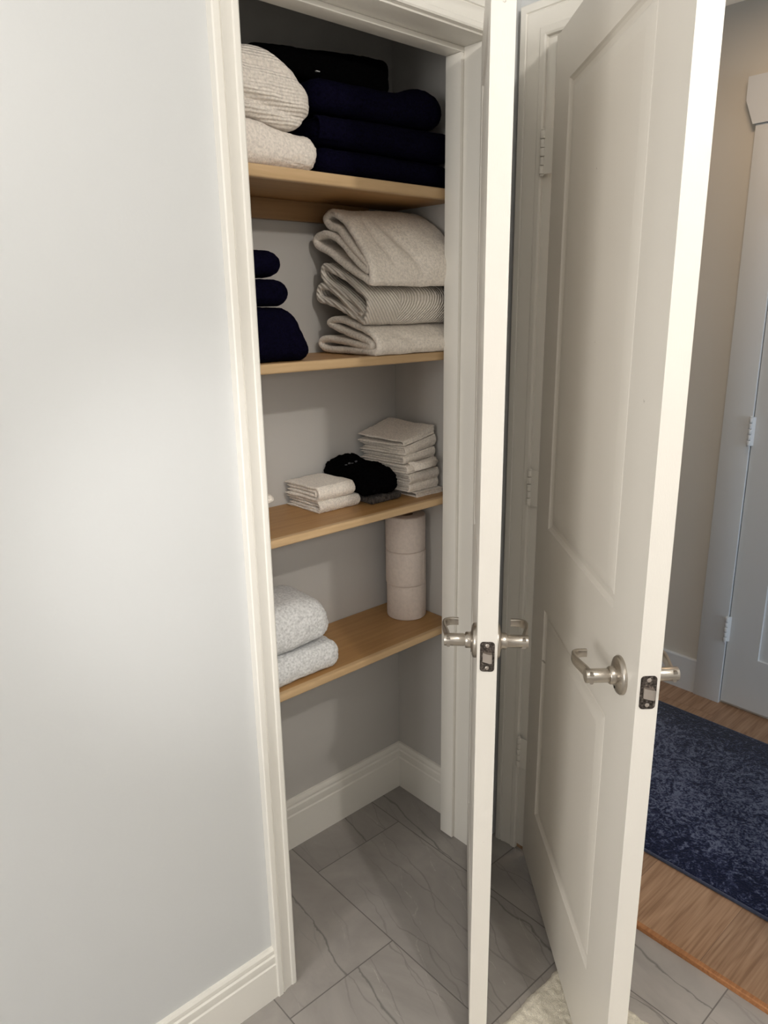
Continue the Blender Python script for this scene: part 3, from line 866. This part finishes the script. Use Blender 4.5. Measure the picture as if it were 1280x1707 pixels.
GS = 'cream washcloths in the tall right stack of the third shelf'
names = ['lowest cream washcloth in the tall right stack, a thin flat one on the shelf',
         'second cream washcloth from the bottom of the tall right stack',
         'third cream washcloth from the bottom of the right stack, diagonally ribbed',
         'cream washcloth with a corner folded back, halfway up the right stack',
         'third cream washcloth from the top of the tall right stack',
         'second cream washcloth from the top of the right stack, thick at its fold',
         'topmost cream washcloth, lying flat with a tilt on the right stack']
lay = [(1.296, 1.392, 1.330, 1.018, 1.031, 'cloth_rib', 0, .00),
       (1.280, 1.386, 1.338, 1.032, 1.054, 'cloth', .02, -.04),
       (1.276, 1.388, 1.334, 1.055, 1.081, 'cloth_rib', .05, -.06),
       (1.274, 1.384, 1.340, 1.082, 1.103, 'cloth', .08, -.10),
       (1.276, 1.388, 1.350, 1.105, 1.126, 'cloth', .12, -.12),
       (1.278, 1.392, 1.350, 1.128, 1.151, 'cloth', .18, -.14),
       (1.274, 1.386, 1.352, 1.153, 1.166, 'cloth', .26, -.16)]
stack = []
for i, ((x0, x1, yf, z0, z1, mt, tl, sk), lb) in enumerate(zip(lay, names)):
    stack.append(ucloth(x0, x1, yf, 1.508, z0, z1, .0065 if z1-z0 > .02 else .0034, M[mt], lb, GS, 12+i*2.3, tilt=tl, tlo=(lay[i-1][6] if i else 0), ty=(.06 if i == 6 else 0), skew=sk, amp=.003, n=2 if z1-z0 > .02 else 1))
# turned-back corner of the fourth cloth
bm = bmesh.new()
prs = []
for i in range(13):
    f = i/12
    x = 1.285 + .085*f
    prs.append([Vector((x, 1.346-.016*math.sin(math.pi*f*.9), 1.112+.006*f)), Vector((x+.006, 1.331-.014*math.sin(math.pi*f), 1.101+.010*math.sin(math.pi*f)+.006*f)),
                Vector((x+.010, 1.333-.012*math.sin(math.pi*f), 1.089+.012*f)),
                Vector((x+.010, 1.338-.010*math.sin(math.pi*f), 1.090+.012*f)), Vector((x+.006, 1.337-.012*math.sin(math.pi*f), 1.100+.010*math.sin(math.pi*f)+.006*f)), Vector((x, 1.352-.014*math.sin(math.pi*f), 1.108+.006*f))])
sweep_rings(bm, prs)
obj('turned_corner', bm, M['cloth'], stack[3], angle=70)

# cloth mostly hidden behind the left casing
towel('washcloth', block(.66, .844, 1.296, 1.46, S3, 1.116, r=.02, rzf=.25, amp=.001, seed=51, puff=0, fn=lambda p: Vector((p.x-.03*max(0, min(1, (1.100-p.z)/.004)), p.y, p.z))), M['cloth'], 'white folded cloth, only its corner showing past the left closet casing', None, 'washcloth')

# lowest shelf: grey towels
GG = 'grey towels stacked on the lowest shelf'
towel('bath_towel', block(.65, 1.010, 1.296, 1.50, S4, .718, r=.028, rzf=.95, amp=.004, seed=61, fuzz=.0018, puff=.0), M['grey'], 'lower light grey towel lying on the lowest shelf', GG)
towel('bath_towel', block(.65, .992, 1.298, 1.50, .7215, .828, r=.05, rzf=.80, amp=.006, seed=64, fuzz=.0018, grooves=((.30, .004, .18, .3),), puff=.012), M['grey'], 'upper light grey towel, thicker, on top of the lowest shelf stack', GG)

# toilet rolls
def roll(x, y, z, h, r, label, rz):
    e = empty('toilet_roll', (x, y, z), rz)
    tag(e, label, 'toilet paper', 'toilet rolls stacked on the lowest shelf')
    bm = bmesh.new()
    prof = [(.0215, .0005), (r-.003, .0), (r-.001, .0012), (r, .004), (r, h-.004), (r-.001, h-.0012), (r-.003, h), (.0215, h-.0005)]
    lathe(bm, prof, None, 56, close=True)
    obj('paper', bm, M['tp'], e, angle=50)
    bm = bmesh.new()
    lathe(bm, [(.0213, .0008), (.0213, h-.0008), (.0203, h-.0008), (.0203, .0008)], None, 40, close=True)
    obj('cardboard_core', bm, M['card'], e, angle=50)
    bm = bmesh.new()   # loose end of the sheet
    pr = [[Vector((math.cos(a)*(r+q), math.sin(a)*(r+q), zz)) for q, zz in ((.0001, .002), (.0008, .002), (.0008, h-.002), (.0001, h-.002))] for a in [R(225+i*4) for i in range(9)]]
    sweep_rings(bm, pr); obj('loose_sheet', bm, M['tp'], e)
    return e
roll(1.346, 1.424, S4, .103, .0560, 'bottom toilet roll of the stack of three on the lowest shelf', .3)
roll(1.339, 1.419, S4+.103, .098, .0560, 'middle toilet roll of the stack of three on the lowest shelf', 1.1)
roll(1.341, 1.421, S4+.201, .100, .0560, 'top toilet roll of the three, just under the third shelf', 2.0)

# ------------------------------------------------------------------ rugs
bm = bmesh.new(); bx(bm, -.385, .385, -1.35, 1.05, .0, .009, .003)
rg = tag(obj('runner_rug', bm, M['rug']), 'navy distressed-pattern runner rug on the oak hall floor', 'rug')
rg.location = (2.072, .35, .0125)
bm = bmesh.new()
for s in (-1, 1): bx(bm, s*.388-.004, s*.388+.004, -1.35, 1.05, 0, .0085, .003)
b_ = obj('binding', bm, M['rug_edge'], rg)

bm = bmesh.new()
nx, ny = 150, 150
X0, X1, Y0, Y1 = .60, 1.222, .10, .757
g = []
for i in range(nx+1):
    row = []
    for j in range(ny+1):
        u, w = i/nx, j/ny
        e = min(u, 1-u, w, 1-w)*min(X1-X0, Y1-Y0)
        h = .013*min(1, (e/.012))**.5
        x = X0+(X1-X0)*u; y = Y0+(Y1-Y0)*w
        edge = 1-min(1, e/.01)
        wob = .006*edge
        row.append(bm.verts.new((x+wob*noise.noise(Vector((x*60, y*60, 0))), y+wob*noise.noise(Vector((x*60, y*60, 9))), .0015+max(0, h+.004*fbm((x, y, 0), 90, 3)*min(1, e/.01)))))
    g.append(row)
for i in range(nx):
    for j in range(ny):
        bm.faces.new((g[i][j], g[i+1][j], g[i+1][j+1], g[i][j+1]))
bd = [g[i][0] for i in range(nx+1)] + [g[nx][j] for j in range(1, ny+1)] + [g[i][ny] for i in range(nx-1, -1, -1)] + [g[0][j] for j in range(ny-1, 0, -1)]
lo = [bm.verts.new((v.co.x, v.co.y, .0)) for v in bd]
for i in range(len(bd)):
    j = (i+1) % len(bd)
    bm.faces.new((bd[i], bd[j], lo[j], lo[i]))
tag(obj('bath_mat', bm, M['mat'], angle=80), 'cream shaggy bath mat on the grey tiles at the foot of the doors', 'mat')

# ------------------------------------------------------------------ light
def lamp(name, kind, loc, energy, col, **k):
    l = bpy.data.lights.new(name, kind); l.energy = energy; l.color = col
    for a, v in k.items(): setattr(l, a, v)
    o = bpy.data.objects.new(name, l); COL.objects.link(o); o.location = loc
    return o
def aim(o, t):
    o.rotation_euler = (Vector(t)-o.location).to_track_quat('-Z', 'Y').to_euler()
lamp('vanity_lamp', 'POINT', (.47, -.495, 2.27), 36, (1, .95, .885), shadow_soft_size=.03)
a = lamp('bathroom_ceiling_fill', 'AREA', (-.5, -.4, 2.40), 4, (1, .95, .90), shape='DISK', size=.5)  # added overhead fill standing in for bounced light, not a fixture
fl = lamp('wall_glow_fill', 'SPOT', (.02, -.0, 1.52), 24, (1, .98, .96), spot_size=R(38), spot_blend=1.0, shadow_soft_size=.06)  # added spot beside the camera for the left wall's glow; no mirror here
aim(fl, (.63, 1.14, 1.08))
a = lamp('left_side_fill', 'AREA', (-2.5, .20, 1.5), 36, (1, .975, .94), shape='RECTANGLE', size=.9, size_y=1.2)  # added soft panel that fills the door faces, stands for an unseen source
aim(a, (1, .45, 1.4))
a = lamp('hall_ceiling_light', 'AREA', (2.1, .9, 2.40), 3.6, (1, .72, .48), shape='DISK', size=.3)
a = lamp('hall_daylight', 'AREA', (2.05, -2.3, 1.1), 28, (.70, .84, 1.0), shape='RECTANGLE', size=1.0, size_y=1.8)
aim(a, (2.3, .6, .0))

w = bpy.data.worlds.new('World'); scn.world = w; w.use_nodes = True
w.node_tree.nodes['Background'].inputs['Color'].default_value = (.8, .85, .9, 1)
w.node_tree.nodes['Background'].inputs['Strength'].default_value = .02

# ------------------------------------------------------------------ camera
cam = bpy.data.cameras.new('Camera'); co = bpy.data.objects.new('Camera', cam); COL.objects.link(co)
cam.sensor_fit = 'HORIZONTAL'; cam.sensor_width = 36.0; cam.lens = 36.0*1220/1280
cam.clip_start = .02
Rm = ((.744830, -.190534, .639473), (-.667090, -.191365, .719979), (-.014808, -.962848, -.269637))
rot = Matrix([[r[0], -r[1], -r[2]] for r in Rm])
co.matrix_world = Matrix.Translation((0, 0, 1.5)) @ rot.to_4x4()
scn.camera = co

vs = scn.view_settings
vs.view_transform = 'Standard'; vs.look = 'None'; vs.gamma = 1.0; vs.exposure = 0.0
vs.use_curve_mapping = False
